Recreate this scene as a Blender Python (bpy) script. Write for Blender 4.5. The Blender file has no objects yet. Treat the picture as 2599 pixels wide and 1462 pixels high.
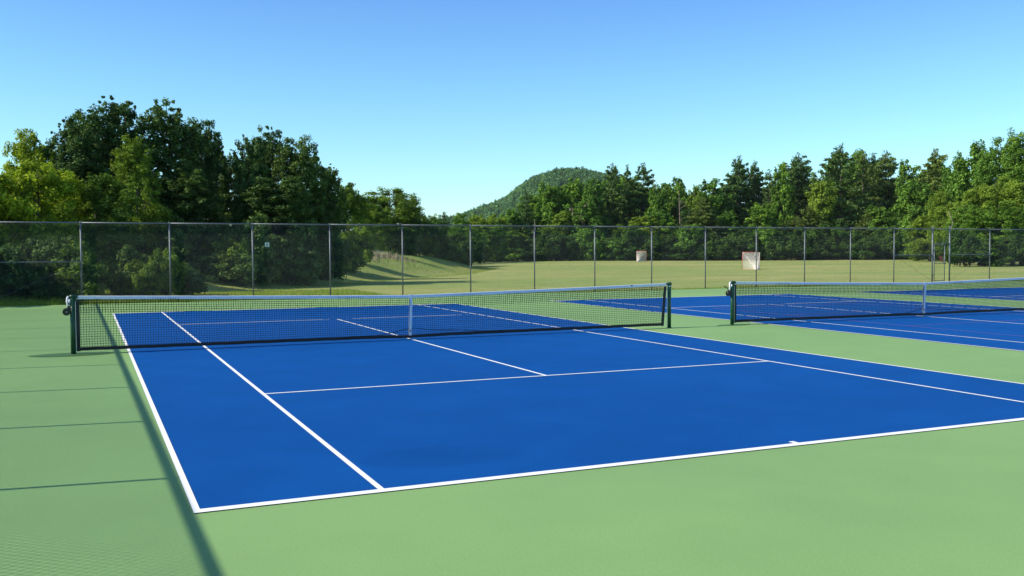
import bpy, math, random
import numpy as np
from mathutils import Matrix, Vector

# ------------------------------------------------------------------ camera, sky, sun, exposure
scene = bpy.context.scene
COL = scene.collection
cam_data = bpy.data.cameras.new('camera')
cam = bpy.data.objects.new('camera', cam_data)
COL.objects.link(cam)
_r = Vector((0.912243, -0.409627, -0.004219)); _u = Vector((0.020356, 0.035041, 0.999179)); _f = Vector((0.409143, 0.911580, -0.040305))
CAM = Vector((-0.6525, -18.8522, 1.8597))
cam.matrix_world = Matrix(((_r.x, _u.x, -_f.x, CAM.x), (_r.y, _u.y, -_f.y, CAM.y), (_r.z, _u.z, -_f.z, CAM.z), (0, 0, 0, 1)))
cam_data.sensor_width = 36.0
cam_data.lens = 33.243
cam_data.clip_start = 0.05
cam_data.clip_end = 20000.0
scene.camera = cam

SKY_TINT = [(0.0, (1.0, 1.34, 1.38)), (0.08, (0.93, 1.24, 1.27)), (0.17, (0.74, 1.14, 1.28)), (0.26, (0.62, 0.97, 1.34))]
SUN_EL = math.radians(38.4)
SUN_AZ = math.radians(-82.2)           # clockwise from +Y, direction towards the sun
to_sun = Vector((math.sin(SUN_AZ) * math.cos(SUN_EL), math.cos(SUN_AZ) * math.cos(SUN_EL), math.sin(SUN_EL)))
world = bpy.data.worlds.new('World')
scene.world = world
world.use_nodes = True
wn = world.node_tree.nodes; wl = world.node_tree.links
sky = wn.new('ShaderNodeTexSky')
sky.sky_type = 'NISHITA'
sky.sun_disc = False
sky.sun_elevation = SUN_EL
sky.sun_rotation = SUN_AZ
sky.altitude = 200
sky.air_density = 1.0
sky.dust_density = 0.4
sky.ozone_density = 2.5
bg = wn['Background']
_tc = wn.new('ShaderNodeTexCoord'); _sp = wn.new('ShaderNodeSeparateXYZ'); wl.new(_tc.outputs['Generated'], _sp.inputs[0])
_cr = wn.new('ShaderNodeValToRGB')          # deep clear-air tint of the whole dome, by height above the horizon
for _e, (_p, _c) in zip((lambda el: [el[0], el[1], el.new(.5), el.new(.6)])(_cr.color_ramp.elements), SKY_TINT): _e.position = _p; _e.color = (*_c, 1)
wl.new(_sp.outputs['Z'], _cr.inputs['Fac'])
_mx = wn.new('ShaderNodeMix'); _mx.data_type = 'RGBA'; _mx.blend_type = 'MULTIPLY'; _mx.inputs[0].default_value = 1.0; _mx.clamp_result = False
wl.new(sky.outputs['Color'], _mx.inputs[6]); wl.new(_cr.outputs['Color'], _mx.inputs[7]); wl.new(_mx.outputs[2], bg.inputs['Color'])
bg.inputs['Strength'].default_value = 0.13
sun_data = bpy.data.lights.new('sun', 'SUN')
sun_data.energy = 5.0
sun_data.angle = math.radians(0.5)
sun_data.color = (1.0, 0.92, 0.76)
sun = bpy.data.objects.new('sun', sun_data)
COL.objects.link(sun)
sun.rotation_euler = to_sun.to_track_quat('Z', 'Y').to_euler()
sun.location = (-30, 4, 30)
scene.view_settings.view_transform = 'Standard'
scene.view_settings.look = 'None'
scene.view_settings.gamma = 1.0
scene.view_settings.use_curve_mapping = False
scene.view_settings.exposure = 0.25

random.seed(11)
RNG = np.random.default_rng(7)

# ------------------------------------------------------------------ helpers
def tag(o, label=None, cat=None, group=None, kind=None):
    if label: o['label'] = label
    if cat: o['category'] = cat
    if group: o['group'] = group
    if kind: o['kind'] = kind
    return o

def link(o, parent=None):
    COL.objects.link(o)
    if parent is not None: o.parent = parent
    return o

def empty(name, loc=(0, 0, 0), rz=0.0, parent=None):
    o = bpy.data.objects.new(name, None)
    o.empty_display_size = 0.3
    o.location = loc; o.rotation_euler = (0, 0, rz)
    return link(o, parent)

def np_mesh(name, verts, faces, mat=None, tone=None, smooth=False):
    """verts (N,3), faces (M,k) arrays of equal polygon size"""
    me = bpy.data.meshes.new(name)
    verts = np.asarray(verts, dtype=np.float32); faces = np.asarray(faces, dtype=np.int32)
    n, k = faces.shape
    me.vertices.add(len(verts)); me.vertices.foreach_set('co', verts.ravel())
    me.loops.add(n * k); me.loops.foreach_set('vertex_index', faces.ravel())
    me.polygons.add(n)
    me.polygons.foreach_set('loop_start', np.arange(0, n * k, k, dtype=np.int32))
    me.polygons.foreach_set('loop_total', np.full(n, k, dtype=np.int32))
    if smooth: me.polygons.foreach_set('use_smooth', np.ones(n, dtype=bool))
    me.update(calc_edges=True)
    if tone is not None:
        a = me.attributes.new('tone', 'FLOAT', 'FACE'); a.data.foreach_set('value', np.asarray(tone, dtype=np.float32))
    if mat: me.materials.append(mat)
    return me

class MB:
    """collects simple solids and builds them as one mesh"""
    def __init__(s): s.v = []; s.f = []
    def add(s, vs, fs):
        o = len(s.v); s.v += [tuple(v) for v in vs]; s.f += [tuple(i + o for i in f) for f in fs]
    def box(s, x0, x1, y0, y1, z0, z1):
        s.add([(x0,y0,z0),(x1,y0,z0),(x1,y1,z0),(x0,y1,z0),(x0,y0,z1),(x1,y0,z1),(x1,y1,z1),(x0,y1,z1)],
              [(0,3,2,1),(4,5,6,7),(0,1,5,4),(1,2,6,5),(2,3,7,6),(3,0,4,7)])
    def tube(s, pts, rad, n=10, cap=True):
        pts = [Vector(p) for p in pts]
        if not isinstance(rad, (list, tuple)): rad = [rad] * len(pts)
        vs = []; fs = []
        ref = None
        for i, p in enumerate(pts):
            t = (pts[min(i+1, len(pts)-1)] - pts[max(i-1, 0)]).normalized()
            if ref is None: ref = Vector((0,0,1)) if abs(t.z) < 0.9 else Vector((1,0,0))
            a = t.cross(ref).normalized(); b = t.cross(a).normalized(); ref = -b if abs(t.dot(b)) < .9 else ref
            ref = b.cross(t) if False else (a.cross(t)).normalized()
            for j in range(n):
                w = 2 * math.pi * j / n
                vs.append(p + (a * math.cos(w) + ref * math.sin(w)) * rad[i])
        for i in range(len(pts) - 1):
            for j in range(n):
                k = (j + 1) % n
                fs.append((i*n+j, i*n+k, (i+1)*n+k, (i+1)*n+j))
        if cap:
            fs.append(tuple(range(n))[::-1]); fs.append(tuple((len(pts)-1)*n + j for j in range(n)))
        s.add(vs, fs)
    def sheet(s, quads):
        for q in quads: s.add(q, [(0,1,2,3)])
    def mesh(s, name, mat=None, smooth=False):
        me = bpy.data.meshes.new(name)
        me.from_pydata(s.v, [], s.f); me.update()
        if smooth:
            for p in me.polygons: p.use_smooth = len(p.vertices) == 4
        if mat: me.materials.append(mat)
        return me
    def build(s, name, mat, parent=None, smooth=False, loc=None):
        o = bpy.data.objects.new(name, s.mesh(name, mat, smooth))
        if loc: o.location = loc
        return link(o, parent)

def mesh_obj(name, me, parent=None, loc=(0,0,0), rz=0.0, scale=(1,1,1)):
    o = bpy.data.objects.new(name, me)
    o.location = loc; o.rotation_euler = (0,0,rz); o.scale = scale
    return link(o, parent)

def copy_tree(o, parent=None):
    c = o.copy(); COL.objects.link(c)
    c.parent = parent
    for ch in [x for x in bpy.data.objects if x.parent == o]: copy_tree(ch, c)
    return c

# ------------------------------------------------------------------ materials
def nodes_mat(name):
    m = bpy.data.materials.new(name); m.use_nodes = True
    nt = m.node_tree; b = nt.nodes['Principled BSDF']
    return m, nt, b

def noise(nt, scale, detail=4, rough=0.55, vec=None, mapping=None):
    n = nt.nodes.new('ShaderNodeTexNoise'); n.inputs['Scale'].default_value = scale
    n.inputs['Detail'].default_value = detail; n.inputs['Roughness'].default_value = rough
    if mapping is not None:
        mp = nt.nodes.new('ShaderNodeMapping'); mp.inputs['Scale'].default_value = mapping[0]; mp.inputs['Rotation'].default_value = mapping[1]
        nt.links.new(vec, mp.inputs['Vector']); nt.links.new(mp.outputs[0], n.inputs['Vector'])
    elif vec is not None: nt.links.new(vec, n.inputs['Vector'])
    return n.outputs['Fac']

def ramp(nt, fac, stops):
    r = nt.nodes.new('ShaderNodeValToRGB'); el = r.color_ramp.elements
    while len(el) < len(stops): el.new(0.5)
    for e, (p, c) in zip(el, stops): e.position = p; e.color = (*c, 1) if len(c) == 3 else c
    nt.links.new(fac, r.inputs['Fac']); return r.outputs['Color']

def mixc(nt, fac, a, b, mode='MIX'):
    m = nt.nodes.new('ShaderNodeMix'); m.data_type = 'RGBA'; m.blend_type = mode
    for s, v in ((m.inputs[0], fac), (m.inputs[6], a), (m.inputs[7], b)):
        if hasattr(v, 'is_linked'): nt.links.new(v, s)
        elif isinstance(v, (int, float)): s.default_value = v
        else: s.default_value = (*v, 1)
    return m.outputs[2]

def bump(nt, b, h, strength, dist):
    bp = nt.nodes.new('ShaderNodeBump'); bp.inputs['Strength'].default_value = strength; bp.inputs['Distance'].default_value = dist
    nt.links.new(h, bp.inputs['Height']); nt.links.new(bp.outputs[0], b.inputs['Normal'])

def coord(nt, which='Object'):
    return nt.nodes.new('ShaderNodeTexCoord').outputs[which]

def court_paint(name, col, var, spec=0.25, stain=None):
    m, nt, b = nodes_mat(name)
    c = coord(nt)
    fine = noise(nt, 260, 3, 0.7, c); mid = noise(nt, 1.1, 5, 0.6, c); big = noise(nt, 0.16, 3, 0.5, c)
    lo = tuple(x * (1 - var) for x in col); hi = tuple(x * (1 + var) for x in col)
    a = ramp(nt, mid, [(0.3, lo), (0.7, hi)])
    g = ramp(nt, big, [(0.3, (0.90, 0.91, 0.93)), (0.7, (1.08, 1.07, 1.05))])
    a = mixc(nt, 1.0, a, g, 'MULTIPLY')
    s = ramp(nt, fine, [(0.3, (0.88, 0.88, 0.88)), (0.7, (1.1, 1.1, 1.1))])
    a = mixc(nt, 1.0, a, s, 'MULTIPLY')
    gr = noise(nt, 48, 5, 0.8, c); s2 = ramp(nt, gr, [(0.32, (0.90, 0.90, 0.90)), (0.68, (1.10, 1.10, 1.10))])
    a = mixc(nt, 1.0, a, s2, 'MULTIPLY')
    if stain:
        mp = nt.nodes.new('ShaderNodeMapping'); mp.inputs['Location'].default_value = (-stain[0] / stain[2], -stain[1] / stain[3], 0); mp.inputs['Scale'].default_value = (1 / stain[2], 1 / stain[3], 1)
        nt.links.new(c, mp.inputs['Vector'])
        ln_ = nt.nodes.new('ShaderNodeVectorMath'); ln_.operation = 'LENGTH'; nt.links.new(mp.outputs[0], ln_.inputs[0])
        ad = nt.nodes.new('ShaderNodeMath'); ad.operation = 'MULTIPLY_ADD'; nt.links.new(mid, ad.inputs[0]); ad.inputs[1].default_value = 0.5; nt.links.new(ln_.outputs['Value'], ad.inputs[2])
        st = ramp(nt, ad.outputs[0], [(0.0, (0.86, 0.88, 0.90)), (0.85, (0.89, 0.90, 0.92)), (1.0, (1, 1, 1))])
        a = mixc(nt, 1.0, a, st, 'MULTIPLY')
    vo = nt.nodes.new('ShaderNodeTexVoronoi'); vo.inputs['Scale'].default_value = 0.8; nt.links.new(c, vo.inputs['Vector'])
    sp_ = ramp(nt, vo.outputs['Distance'], [(0.0, (1.25, 1.2, 1.1)), (0.022, (1.15, 1.12, 1.06)), (0.045, (1, 1, 1))])
    a = mixc(nt, 0.6, a, mixc(nt, 1.0, a, sp_, 'MULTIPLY'))
    nt.links.new(a, b.inputs['Base Color'])
    b.inputs['Roughness'].default_value = 0.75
    b.inputs['Specular IOR Level'].default_value = spec
    bump(nt, b, fine, 0.35, 0.002)
    return m

def plain(name, col, rough=0.6, metal=0.0, var=0.12, scale=30, spec=0.5):
    m, nt, b = nodes_mat(name)
    n = noise(nt, scale, 4, 0.6, coord(nt))
    a = ramp(nt, n, [(0.3, tuple(x * (1 - var) for x in col)), (0.7, tuple(min(1, x * (1 + var)) for x in col))])
    nt.links.new(a, b.inputs['Base Color'])
    b.inputs['Roughness'].default_value = rough; b.inputs['Metallic'].default_value = metal
    b.inputs['Specular IOR Level'].default_value = spec
    return m

def leaf_mat(name, c0, c1, c2, trans=0.35, hue_noise=0.25):
    m, nt, b = nodes_mat(name)
    at = nt.nodes.new('ShaderNodeAttribute'); at.attribute_name = 'tone'
    oi = nt.nodes.new('ShaderNodeObjectInfo')
    cl = noise(nt, 0.9, 2, 0.5, coord(nt))
    ad = nt.nodes.new('ShaderNodeMath'); ad.operation = 'MULTIPLY_ADD'
    nt.links.new(cl, ad.inputs[0]); ad.inputs[1].default_value = 0.7; nt.links.new(at.outputs['Fac'], ad.inputs[2])
    sb = nt.nodes.new('ShaderNodeMath'); sb.operation = 'SUBTRACT'; nt.links.new(ad.outputs[0], sb.inputs[0]); sb.inputs[1].default_value = 0.35
    a = ramp(nt, sb.outputs[0], [(0.0, c0), (0.5, c1), (1.0, c2)])
    g = ramp(nt, oi.outputs['Random'], [(0.0, (0.80, 0.88, 0.92)), (0.5, (1.0, 1.0, 1.0)), (1.0, (1.12, 1.08, 0.95))])
    a = mixc(nt, 1.0, a, g, 'MULTIPLY')
    nt.links.new(a, b.inputs['Base Color'])
    b.inputs['Roughness'].default_value = 0.62
    b.inputs['Specular IOR Level'].default_value = 0.12
    tr = nt.nodes.new('ShaderNodeBsdfTranslucent')
    tc = mixc(nt, 1.0, a, (1.25, 1.3, 0.55), 'MULTIPLY')
    nt.links.new(tc, tr.inputs['Color'])
    mx = nt.nodes.new('ShaderNodeMixShader'); mx.inputs[0].default_value = trans
    nt.links.new(b.outputs[0], mx.inputs[1]); nt.links.new(tr.outputs[0], mx.inputs[2])
    nt.links.new(mx.outputs[0], nt.nodes['Material Output'].inputs['Surface'])
    return m

M = {}
M['green'] = court_paint('green_court_paint', (0.205, 0.355, 0.125), 0.035)
M['blue'] = court_paint('blue_court_paint', (0.003, 0.071, 0.285), 0.08, 0.05, (2.25, -10.85, 1.15, 0.62))
M['white_paint'] = plain('white_line_paint', (0.80, 0.80, 0.79), 0.75, var=0.04, scale=12)
M['red_paint'] = plain('faded_red_line_paint', (0.14, 0.075, 0.28), 0.75, var=0.1, scale=12)
M['patch'] = plain('dark_green_touch_up_and_shade', (0.05, 0.14, 0.03), 0.7, var=0.15, scale=20)
M['net_black'] = plain('black_net_cord', (0.010, 0.010, 0.012), 0.8)
M['vinyl_black'] = plain('black_vinyl_band', (0.012, 0.012, 0.013), 0.6)
M['white_vinyl'] = plain('white_vinyl_headband', (0.74, 0.75, 0.80), 0.6, var=0.08, scale=14)
M['post_green'] = plain('dark_green_post_enamel', (0.005, 0.055, 0.022), 0.35, var=0.15, scale=9)
M['cap_green'] = plain('dark_green_cast_cap', (0.006, 0.05, 0.022), 0.4)
M['black_metal'] = plain('black_cast_metal', (0.012, 0.012, 0.012), 0.35)
M['steel'] = plain('steel_bolt', (0.5, 0.5, 0.5), 0.3, 0.8)
M['galv'] = plain('galvanized_steel', (0.17, 0.19, 0.22), 0.5, 0.35, var=0.18, scale=14)
M['wire'] = plain('galvanized_fence_wire', (0.085, 0.10, 0.115), 0.5, 0.3, var=0.15, scale=6)
M['goal_pipe'] = plain('orange_goal_pipe', (0.62, 0.10, 0.05), 0.45)
M['goal_net'] = plain('white_goal_net_cord', (0.85, 0.78, 0.70), 0.8)
M['sign_white'] = plain('white_number_plate', (0.6, 0.62, 0.58), 0.6)
M['sign_red'] = plain('red_sign_paint', (0.35, 0.03, 0.03), 0.5)
M['ink'] = plain('black_ink', (0.02, 0.02, 0.02), 0.7)
M['bark'] = plain('grey_brown_bark', (0.09, 0.075, 0.06), 0.9, var=0.35, scale=5)
M['bark_pale'] = plain('pale_birch_bark', (0.28, 0.25, 0.21), 0.85, var=0.6, scale=4)
M['bark_dead'] = plain('weathered_dead_wood', (0.25, 0.20, 0.16), 0.9, var=0.25, scale=4)
M['leaf_ny'] = leaf_mat('yellow_green_leaves', (0.1121, 0.1706, 0.0121), (0.3199, 0.4062, 0.0272), (0.6399, 0.6855, 0.0542), 0.42)
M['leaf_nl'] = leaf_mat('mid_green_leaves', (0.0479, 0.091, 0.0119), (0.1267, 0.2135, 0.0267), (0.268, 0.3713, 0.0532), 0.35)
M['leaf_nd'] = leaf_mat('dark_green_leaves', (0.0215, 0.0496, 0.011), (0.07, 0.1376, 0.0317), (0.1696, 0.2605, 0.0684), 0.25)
M['leaf_fd'] = leaf_mat('forest_green_leaves', (0.0468, 0.0988, 0.0143), (0.1149, 0.2255, 0.0296), (0.2391, 0.3922, 0.0541), 0.3)
M['leaf_fy'] = leaf_mat('olive_green_leaves', (0.0846, 0.1339, 0.0158), (0.1952, 0.2919, 0.034), (0.3603, 0.4779, 0.0638), 0.35)
M['leaf_fp'] = leaf_mat('pine_needles', (0.0266, 0.0594, 0.0151), (0.0726, 0.1414, 0.035), (0.1836, 0.265, 0.0673), 0.12)
M['leaf_fq'] = leaf_mat('olive_pine_needles', (0.0402, 0.0743, 0.015), (0.1149, 0.1739, 0.0357), (0.2669, 0.314, 0.0745), 0.12)
M['leaf_hill'] = leaf_mat('hazy_hill_leaves',  (0.0447, 0.1091, 0.0384), (0.1141, 0.2395, 0.0786), (0.2425, 0.4192, 0.1371), 0.2)  # bluish green, some distance haze put into the leaf colour
M['leaf_lone'] = leaf_mat('bright_green_leaves', (0.05, 0.10, 0.014), (0.12, 0.20, 0.025), (0.24, 0.33, 0.045), 0.4)
M['leaf_edge'] = leaf_mat('dark_edge_leaves', (0.022, 0.058, 0.012), (0.055, 0.115, 0.02), (0.11, 0.19, 0.03), 0.3)  # deeper, greener leaf tone for the far shrubs
M['grass_blade'] = leaf_mat('grass_blades', (0.12, 0.19, 0.025), (0.21, 0.31, 0.045), (0.36, 0.40, 0.10), 0.45)

# ------------------------------------------------------------------ terrain
def sstep(t):
    t = np.clip(t, 0, 1); return t * t * (3 - 2 * t)
TOE_Y = np.array([18.0, 23.3, 32.7, 39.0, 46.0, 50.5, 57.0, 82.0, 130.0])
TOE_X = np.array([-1.5, 4.2, 10.5, 14.6, 18.9, 22.8, 28.5, 42.0, 50.0])
def gz(x, y):
    x = np.asarray(x, float); y = np.asarray(y, float)
    z = -0.05 - 0.25 * sstep((y - 20) / 35.0)
    z = z + 0.04 * np.sin(x * 0.11 + 1.3) * np.sin(y * 0.083) * sstep((y - 24) / 20.0)
    tx = np.interp(y, TOE_Y, TOE_X)
    hb = np.interp(y, [18, 22, 30, 45, 60, 90, 140], [0.0, 0.35, 0.8, 1.3, 1.6, 1.5, 0.8])
    d = tx - x
    return z + hb * sstep(d / 9.0) * (y > 18) + 0.10 * np.sin(x * 0.7) * np.sin(y * 0.45 + x * .2) * sstep(d / 5.0) * sstep((y - 22) / 8)

def axis(lo, hi, fine_lo, fine_hi, step, grow):
    a = list(np.arange(fine_lo, fine_hi + 1e-6, step))
    s = step; v = fine_hi
    while v < hi: s *= grow; v += s; a.append(min(v, hi))
    s = step; v = fine_lo
    while v > lo: s *= grow; v -= s; a.insert(0, max(v, lo))
    return np.array(a)
gx = axis(-5000, 5000, -20, 130, 0.9, 1.16); gy = axis(-3000, 6000, 14, 190, 0.9, 1.16)
X, Y = np.meshgrid(gx, gy, indexing='ij')
V = np.stack([X, Y, gz(X, Y)], -1).reshape(-1, 3)
I = np.arange(len(gx) * len(gy)).reshape(len(gx), len(gy))
Fc = np.stack([I[:-1, :-1], I[1:, :-1], I[1:, 1:], I[:-1, 1:]], -1).reshape(-1, 4)

m, nt, b = nodes_mat('mown_field_grass')
c = coord(nt)
blade = noise(nt, 9, 6, 0.75, c)
tuft = noise(nt, 0.55, 6, 0.7, c)
band = noise(nt, 1.0, 4, 0.6, c, ((0.035, 0.16, 1), (0, 0, math.radians(24))))
dry = noise(nt, 0.045, 5, 0.6, c)
grn = ramp(nt, tuft, [(0.25, (0.20, 0.265, 0.065)), (0.75, (0.32, 0.385, 0.125))])
tan = ramp(nt, tuft, [(0.25, (0.38, 0.335, 0.125)), (0.75, (0.49, 0.43, 0.185))])
ml = nt.nodes.new('ShaderNodeMath'); ml.operation = 'MULTIPLY_ADD'; nt.links.new(band, ml.inputs[0]); ml.inputs[1].default_value = 0.6
nt.links.new(dry, ml.inputs[2])
fac = ramp(nt, ml.outputs[0], [(0.72, (0, 0, 0)), (1.0, (1, 1, 1))])
# the bank and the strip by the fence stay greener than the open field
sp = nt.nodes.new('ShaderNodeSeparateXYZ'); nt.links.new(c, sp.inputs[0])
zr = ramp(nt, sp.outputs['Z'], [(0.0, (0.75, 0.75, 0.75)), (0.35, (0.1, 0.1, 0.1))])
fac = mixc(nt, 1.0, fac, zr, 'MULTIPLY')
a = mixc(nt, fac, grn, tan)
bl = ramp(nt, blade, [(0.25, (0.62, 0.64, 0.55)), (0.75, (1.3, 1.28, 1.3))])
a = mixc(nt, 1.0, a, bl, 'MULTIPLY')
nt.links.new(a, b.inputs['Base Color']); b.inputs['Roughness'].default_value = 0.9; b.inputs['Specular IOR Level'].default_value = 0.1
bump(nt, b, blade, 0.8, 0.06)
M['field'] = m
g = mesh_obj('ground', np_mesh('ground', V, Fc, M['field'], smooth=True)); tag(g, kind='structure')

# ------------------------------------------------------------------ court surfaces and lines
def sheet(name, x0, x1, y0, y1, z, mat, parent=None, kind=None):
    mb = MB(); mb.sheet([[(x0,y0,z),(x1,y0,z),(x1,y1,z),(x0,y1,z)]])
    o = mb.build(name, mat, parent)
    if kind: o['kind'] = kind
    return o
mb = MB(); mb.box(-4.25, 62, -22, 17.75, -0.12, 0.0)
tag(mb.build('court_apron', M['green']), kind='structure')
L2 = 11.885; CW = 10.97
for i, x0 in enumerate((0.0, 14.62, 29.22)):
    s = sheet('playing_court', x0, x0 + CW, -L2, L2, 0.004, M['blue'], kind='structure')
    W5 = 0.05; z = 0.008; xc = x0 + CW / 2
    def ln(name, xa, xb, ya, yb, mat=M['white_paint'], zz=z):
        return sheet(name, xa, xb, ya, yb, zz, mat, s)
    for sy in (-1, 1):
        yo = sy * L2; yi = sy * (L2 - 0.095)
        ln('baseline', x0, x0 + CW, min(yo, yi), max(yo, yi))
        ln('service_line', x0 + 1.37 + W5, x0 + CW - 1.37 - W5, sy * 6.4 - 0.025, sy * 6.4 + 0.025)
        ln('center_mark', xc - 0.03, xc + 0.03, *sorted((sy * (L2 - 0.095), sy * (L2 - 0.175))))
    ib = L2 - 0.095
    for xa in (x0, x0 + CW - W5): ln('doubles_sideline', xa, xa + W5, -ib, ib)
    for xa in (x0 + 1.37, x0 + CW - 1.37 - W5): ln('singles_sideline', xa, xa + W5, -ib, ib)
    ln('center_service_line', xc - 0.025, xc + 0.025, -6.375, 6.375)
    if i > 0:
        for xa in (xc - 2.92, xc + 2.87):
            for (ya, yb) in ((-5.5, -2.16), (-2.11, 2.11), (2.16, 5.5)): ln('junior_sideline', xa, xa + 0.045, ya, yb, M['red_paint'], 0.0065)
        for yy in (-2.13, 2.13, -5.52, 5.52): ln('junior_service_line', xc - 2.92, xc + 2.915, yy - 0.02, yy + 0.02, M['red_paint'], 0.0072)
# repainted oval at the foot of the near net post
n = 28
for (cx, cy, rx, ry) in ((-0.93, -0.05, 0.70, 0.32), (13.75, -0.03, 0.50, 0.17)):  # second oval is the shadow darkness at the second net post, painted on
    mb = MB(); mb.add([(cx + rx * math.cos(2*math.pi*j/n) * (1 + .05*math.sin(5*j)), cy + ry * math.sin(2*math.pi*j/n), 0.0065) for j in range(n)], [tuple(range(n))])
    tag(mb.build('touch_up_and_shade', M['patch']), kind='structure')
# field markings
mb = MB()
def strip(pts, w):
    for p, q in zip(pts[:-1], pts[1:]):
        a = np.array(p); b_ = np.array(q); t = (b_ - a) / np.linalg.norm(b_ - a); nn = np.array([-t[1], t[0]]) * w / 2
        for s0 in np.arange(0, 1, 0.1):
            A = a + (b_ - a) * s0; B = a + (b_ - a) * (s0 + 0.1)
            co = [A + nn, A - nn, B - nn, B + nn]
            mb.add([(float(v[0]), float(v[1]), float(gz(v[0], v[1])) + 0.03) for v in co], [(0, 1, 2, 3)])
strip([(69.0, 147.5), (78.0, 148.0), (86.0, 146.0), (92.0, 141.0)], 0.45)
strip([(52.5, 86.0), (48.5, 72.5)], 0.14)
strip([(45.5, 43.0), (47.5, 42.0), (49.8, 41.4)], 0.12)
mk, nt, b = nodes_mat('faded_field_chalk')
f_ = ramp(nt, noise(nt, 0.8, 4, 0.7, coord(nt)), [(0.4, (0.22, 0.24, 0.09)), (0.6, (0.62, 0.62, 0.45))])
nt.links.new(f_, b.inputs['Base Color']); b.inputs['Roughness'].default_value = 0.9
tag(mb.build('field_line', mk), kind='structure')

# ------------------------------------------------------------------ chain-link fence
def link_panel(name, w, h, pitch=0.0707, rad=0.0019, top=0.02):
    """crossing diagonal wires clipped to a w x h rectangle in the xz plane, with knuckles on top"""
    vs = []; fs = []
    def prism(p, q):
        p = np.array(p, float); q = np.array(q, float)
        if np.linalg.norm(q - p) < 0.02: return
        t = (q - p) / np.linalg.norm(q - p); nrm = np.array([-t[2], 0, t[0]]); yv = np.array([0, 1, 0])
        o = len(vs)
        for e in (p, q):
            for a in (0.5, 2.594, 4.689): vs.append(e + (nrm * math.cos(a) + yv * math.sin(a)) * rad)
        for j in range(3):
            k = (j + 1) % 3; fs.append((o + j, o + k, o + 3 + k, o + 3 + j))
    H = h + top
    for sgn, yo in ((1, 0.0022), (-1, -0.0022)):
        x = -H
        while x < w + H:
            # wire from (x,0) going up with slope sgn
            xa, za, xb, zb = x, 0.0, x + sgn * H, H
            t0, t1 = 0.0, 1.0
            dx = xb - xa
            for lim, s in ((0.0, 1), (w, -1)):
                fa = s * (xa - lim); fb = s * (xb - lim)
                if fa < 0 and fb < 0: t1 = -1; break
                if fa < 0: t0 = max(t0, fa / (fa - fb))
                elif fb < 0: t1 = min(t1, fa / (fa - fb))
            if t1 > t0: prism((xa + dx * t0, yo, H * t0), (xa + dx * t1, yo, H * t1))
            x += pitch
    return np_mesh(name, vs, fs, M['wire'])

FH = 2.92; FY = 18.4
panel3 = link_panel('mesh_panel', 3.0, FH - 0.03)
def post_mesh(h, r=0.027):
    mb = MB(); mb.tube([(0,0,-0.1),(0,0,h)], r, 12); return mb.mesh('post', M['galv'], True)
def cap_mesh(r=0.034):
    mb = MB(); mb.tube([(0,0,-0.04),(0,0,0.0),(0,0,0.025),(0,0,0.042)], [r, r, r*0.8, r*0.25], 12); return mb.mesh('post_cap', M['galv'], True)
line_post = post_mesh(FH - 0.02); term_post = post_mesh(FH + 0.07, 0.04); loopcap = cap_mesh(0.036); domecap = cap_mesh(0.046)
def rail_mesh(w, r=0.024):
    mb = MB(); mb.tube([(0,0,0),(w/2,0,0),(w,0,0)], r, 10); return mb.mesh('top_rail', M['galv'], True)
rail3 = rail_mesh(3.0); 

far = empty('chain_link_fence', (-3.85, FY, 0))
tag(far, 'tall galvanized chain-link fence running across the whole view behind the courts', 'fence')
def add_post(root, x, mesh=line_post, cap=loopcap, z=FH - 0.02):
    p = mesh_obj('post', mesh, root, (x, 0, 0))
    mesh_obj('post_cap', cap, p, (0, 0, z)); 
    return p
def add_bay(root, x, w):
    if abs(w - 3.0) < 1e-3: pm, rm = panel3, rail3
    else: pm, rm = link_panel('mesh_panel', w, FH - 0.03), rail_mesh(w)
    mesh_obj('mesh_panel', pm, root, (x, -0.045, 0.03)); mesh_obj('top_rail', rm, root, (x, 0, FH - 0.025))
def brace(root, x, w, flip):
    mb = MB(); mb.tube([(0,0,0),(w,0,0)], 0.02, 10)
    o = mb.build('brace_rail', M['galv'], root, True, (x, 0.003, 1.50))
    mb = MB(); a, b_ = ((0.05,0,1.46),(w-0.05,0,0.12)) if not flip else ((w-0.05,0,1.46),(0.05,0,0.12))
    mb.tube([a, b_], 0.0055, 6); mb.build('truss_rod', M['galv'], root, True, (x, 0.012, 0))
xs = [0.0] + [3.0 * i for i in range(1, 15)]     # local x; the fifteenth at 42.0 (world 38.15)
for i, x in enumerate(xs):
    add_post(far, x, term_post if i == 0 else line_post, domecap if i == 0 else loopcap, FH + 0.07 if i == 0 else FH - 0.02)
for i in range(14): add_bay(far, 3.0 * i, 3.0)
brace(far, 0.0, 3.0, True)
GX0, GX1 = 44.77, 46.05
add_bay(far, 42.0, GX0 - 42.0); brace(far, 42.0, GX0 - 42.0, False)
for x in (GX0, GX1): add_post(far, x, term_post, domecap, FH + 0.07)
rg = mesh_obj('top_rail', rail_mesh(GX1 - GX0), far, (GX0, 0, FH - 0.025))
mesh_obj('mesh_panel', link_panel('mesh_panel', GX1 - GX0, 0.75), far, (GX0, -0.045, 2.12))
mb = MB(); mb.tube([(0,0,0),(GX1-GX0,0,0)], 0.02, 10); mb.build('lintel_rail', M['galv'], far, True, (GX0, 0, 2.12))
add_bay(far, GX1, 49.15 - GX1); brace(far, GX1, 49.15 - GX1, True)
for i in range(3):
    add_post(far, 49.15 + 3.0 * i); add_bay(far, 49.15 + 3.0 * i, 3.0)
add_post(far, 58.15)

side = empty('chain_link_fence', (-4.01, FY, 0), -math.pi / 2 + math.radians(0.68))
tag(side, 'chain-link fence left of the near court, known by its long shadow', 'fence')
ypos = [0.0, 0.9 + 0.45] ; k = 0
offs = [ -10.2 ]
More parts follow.
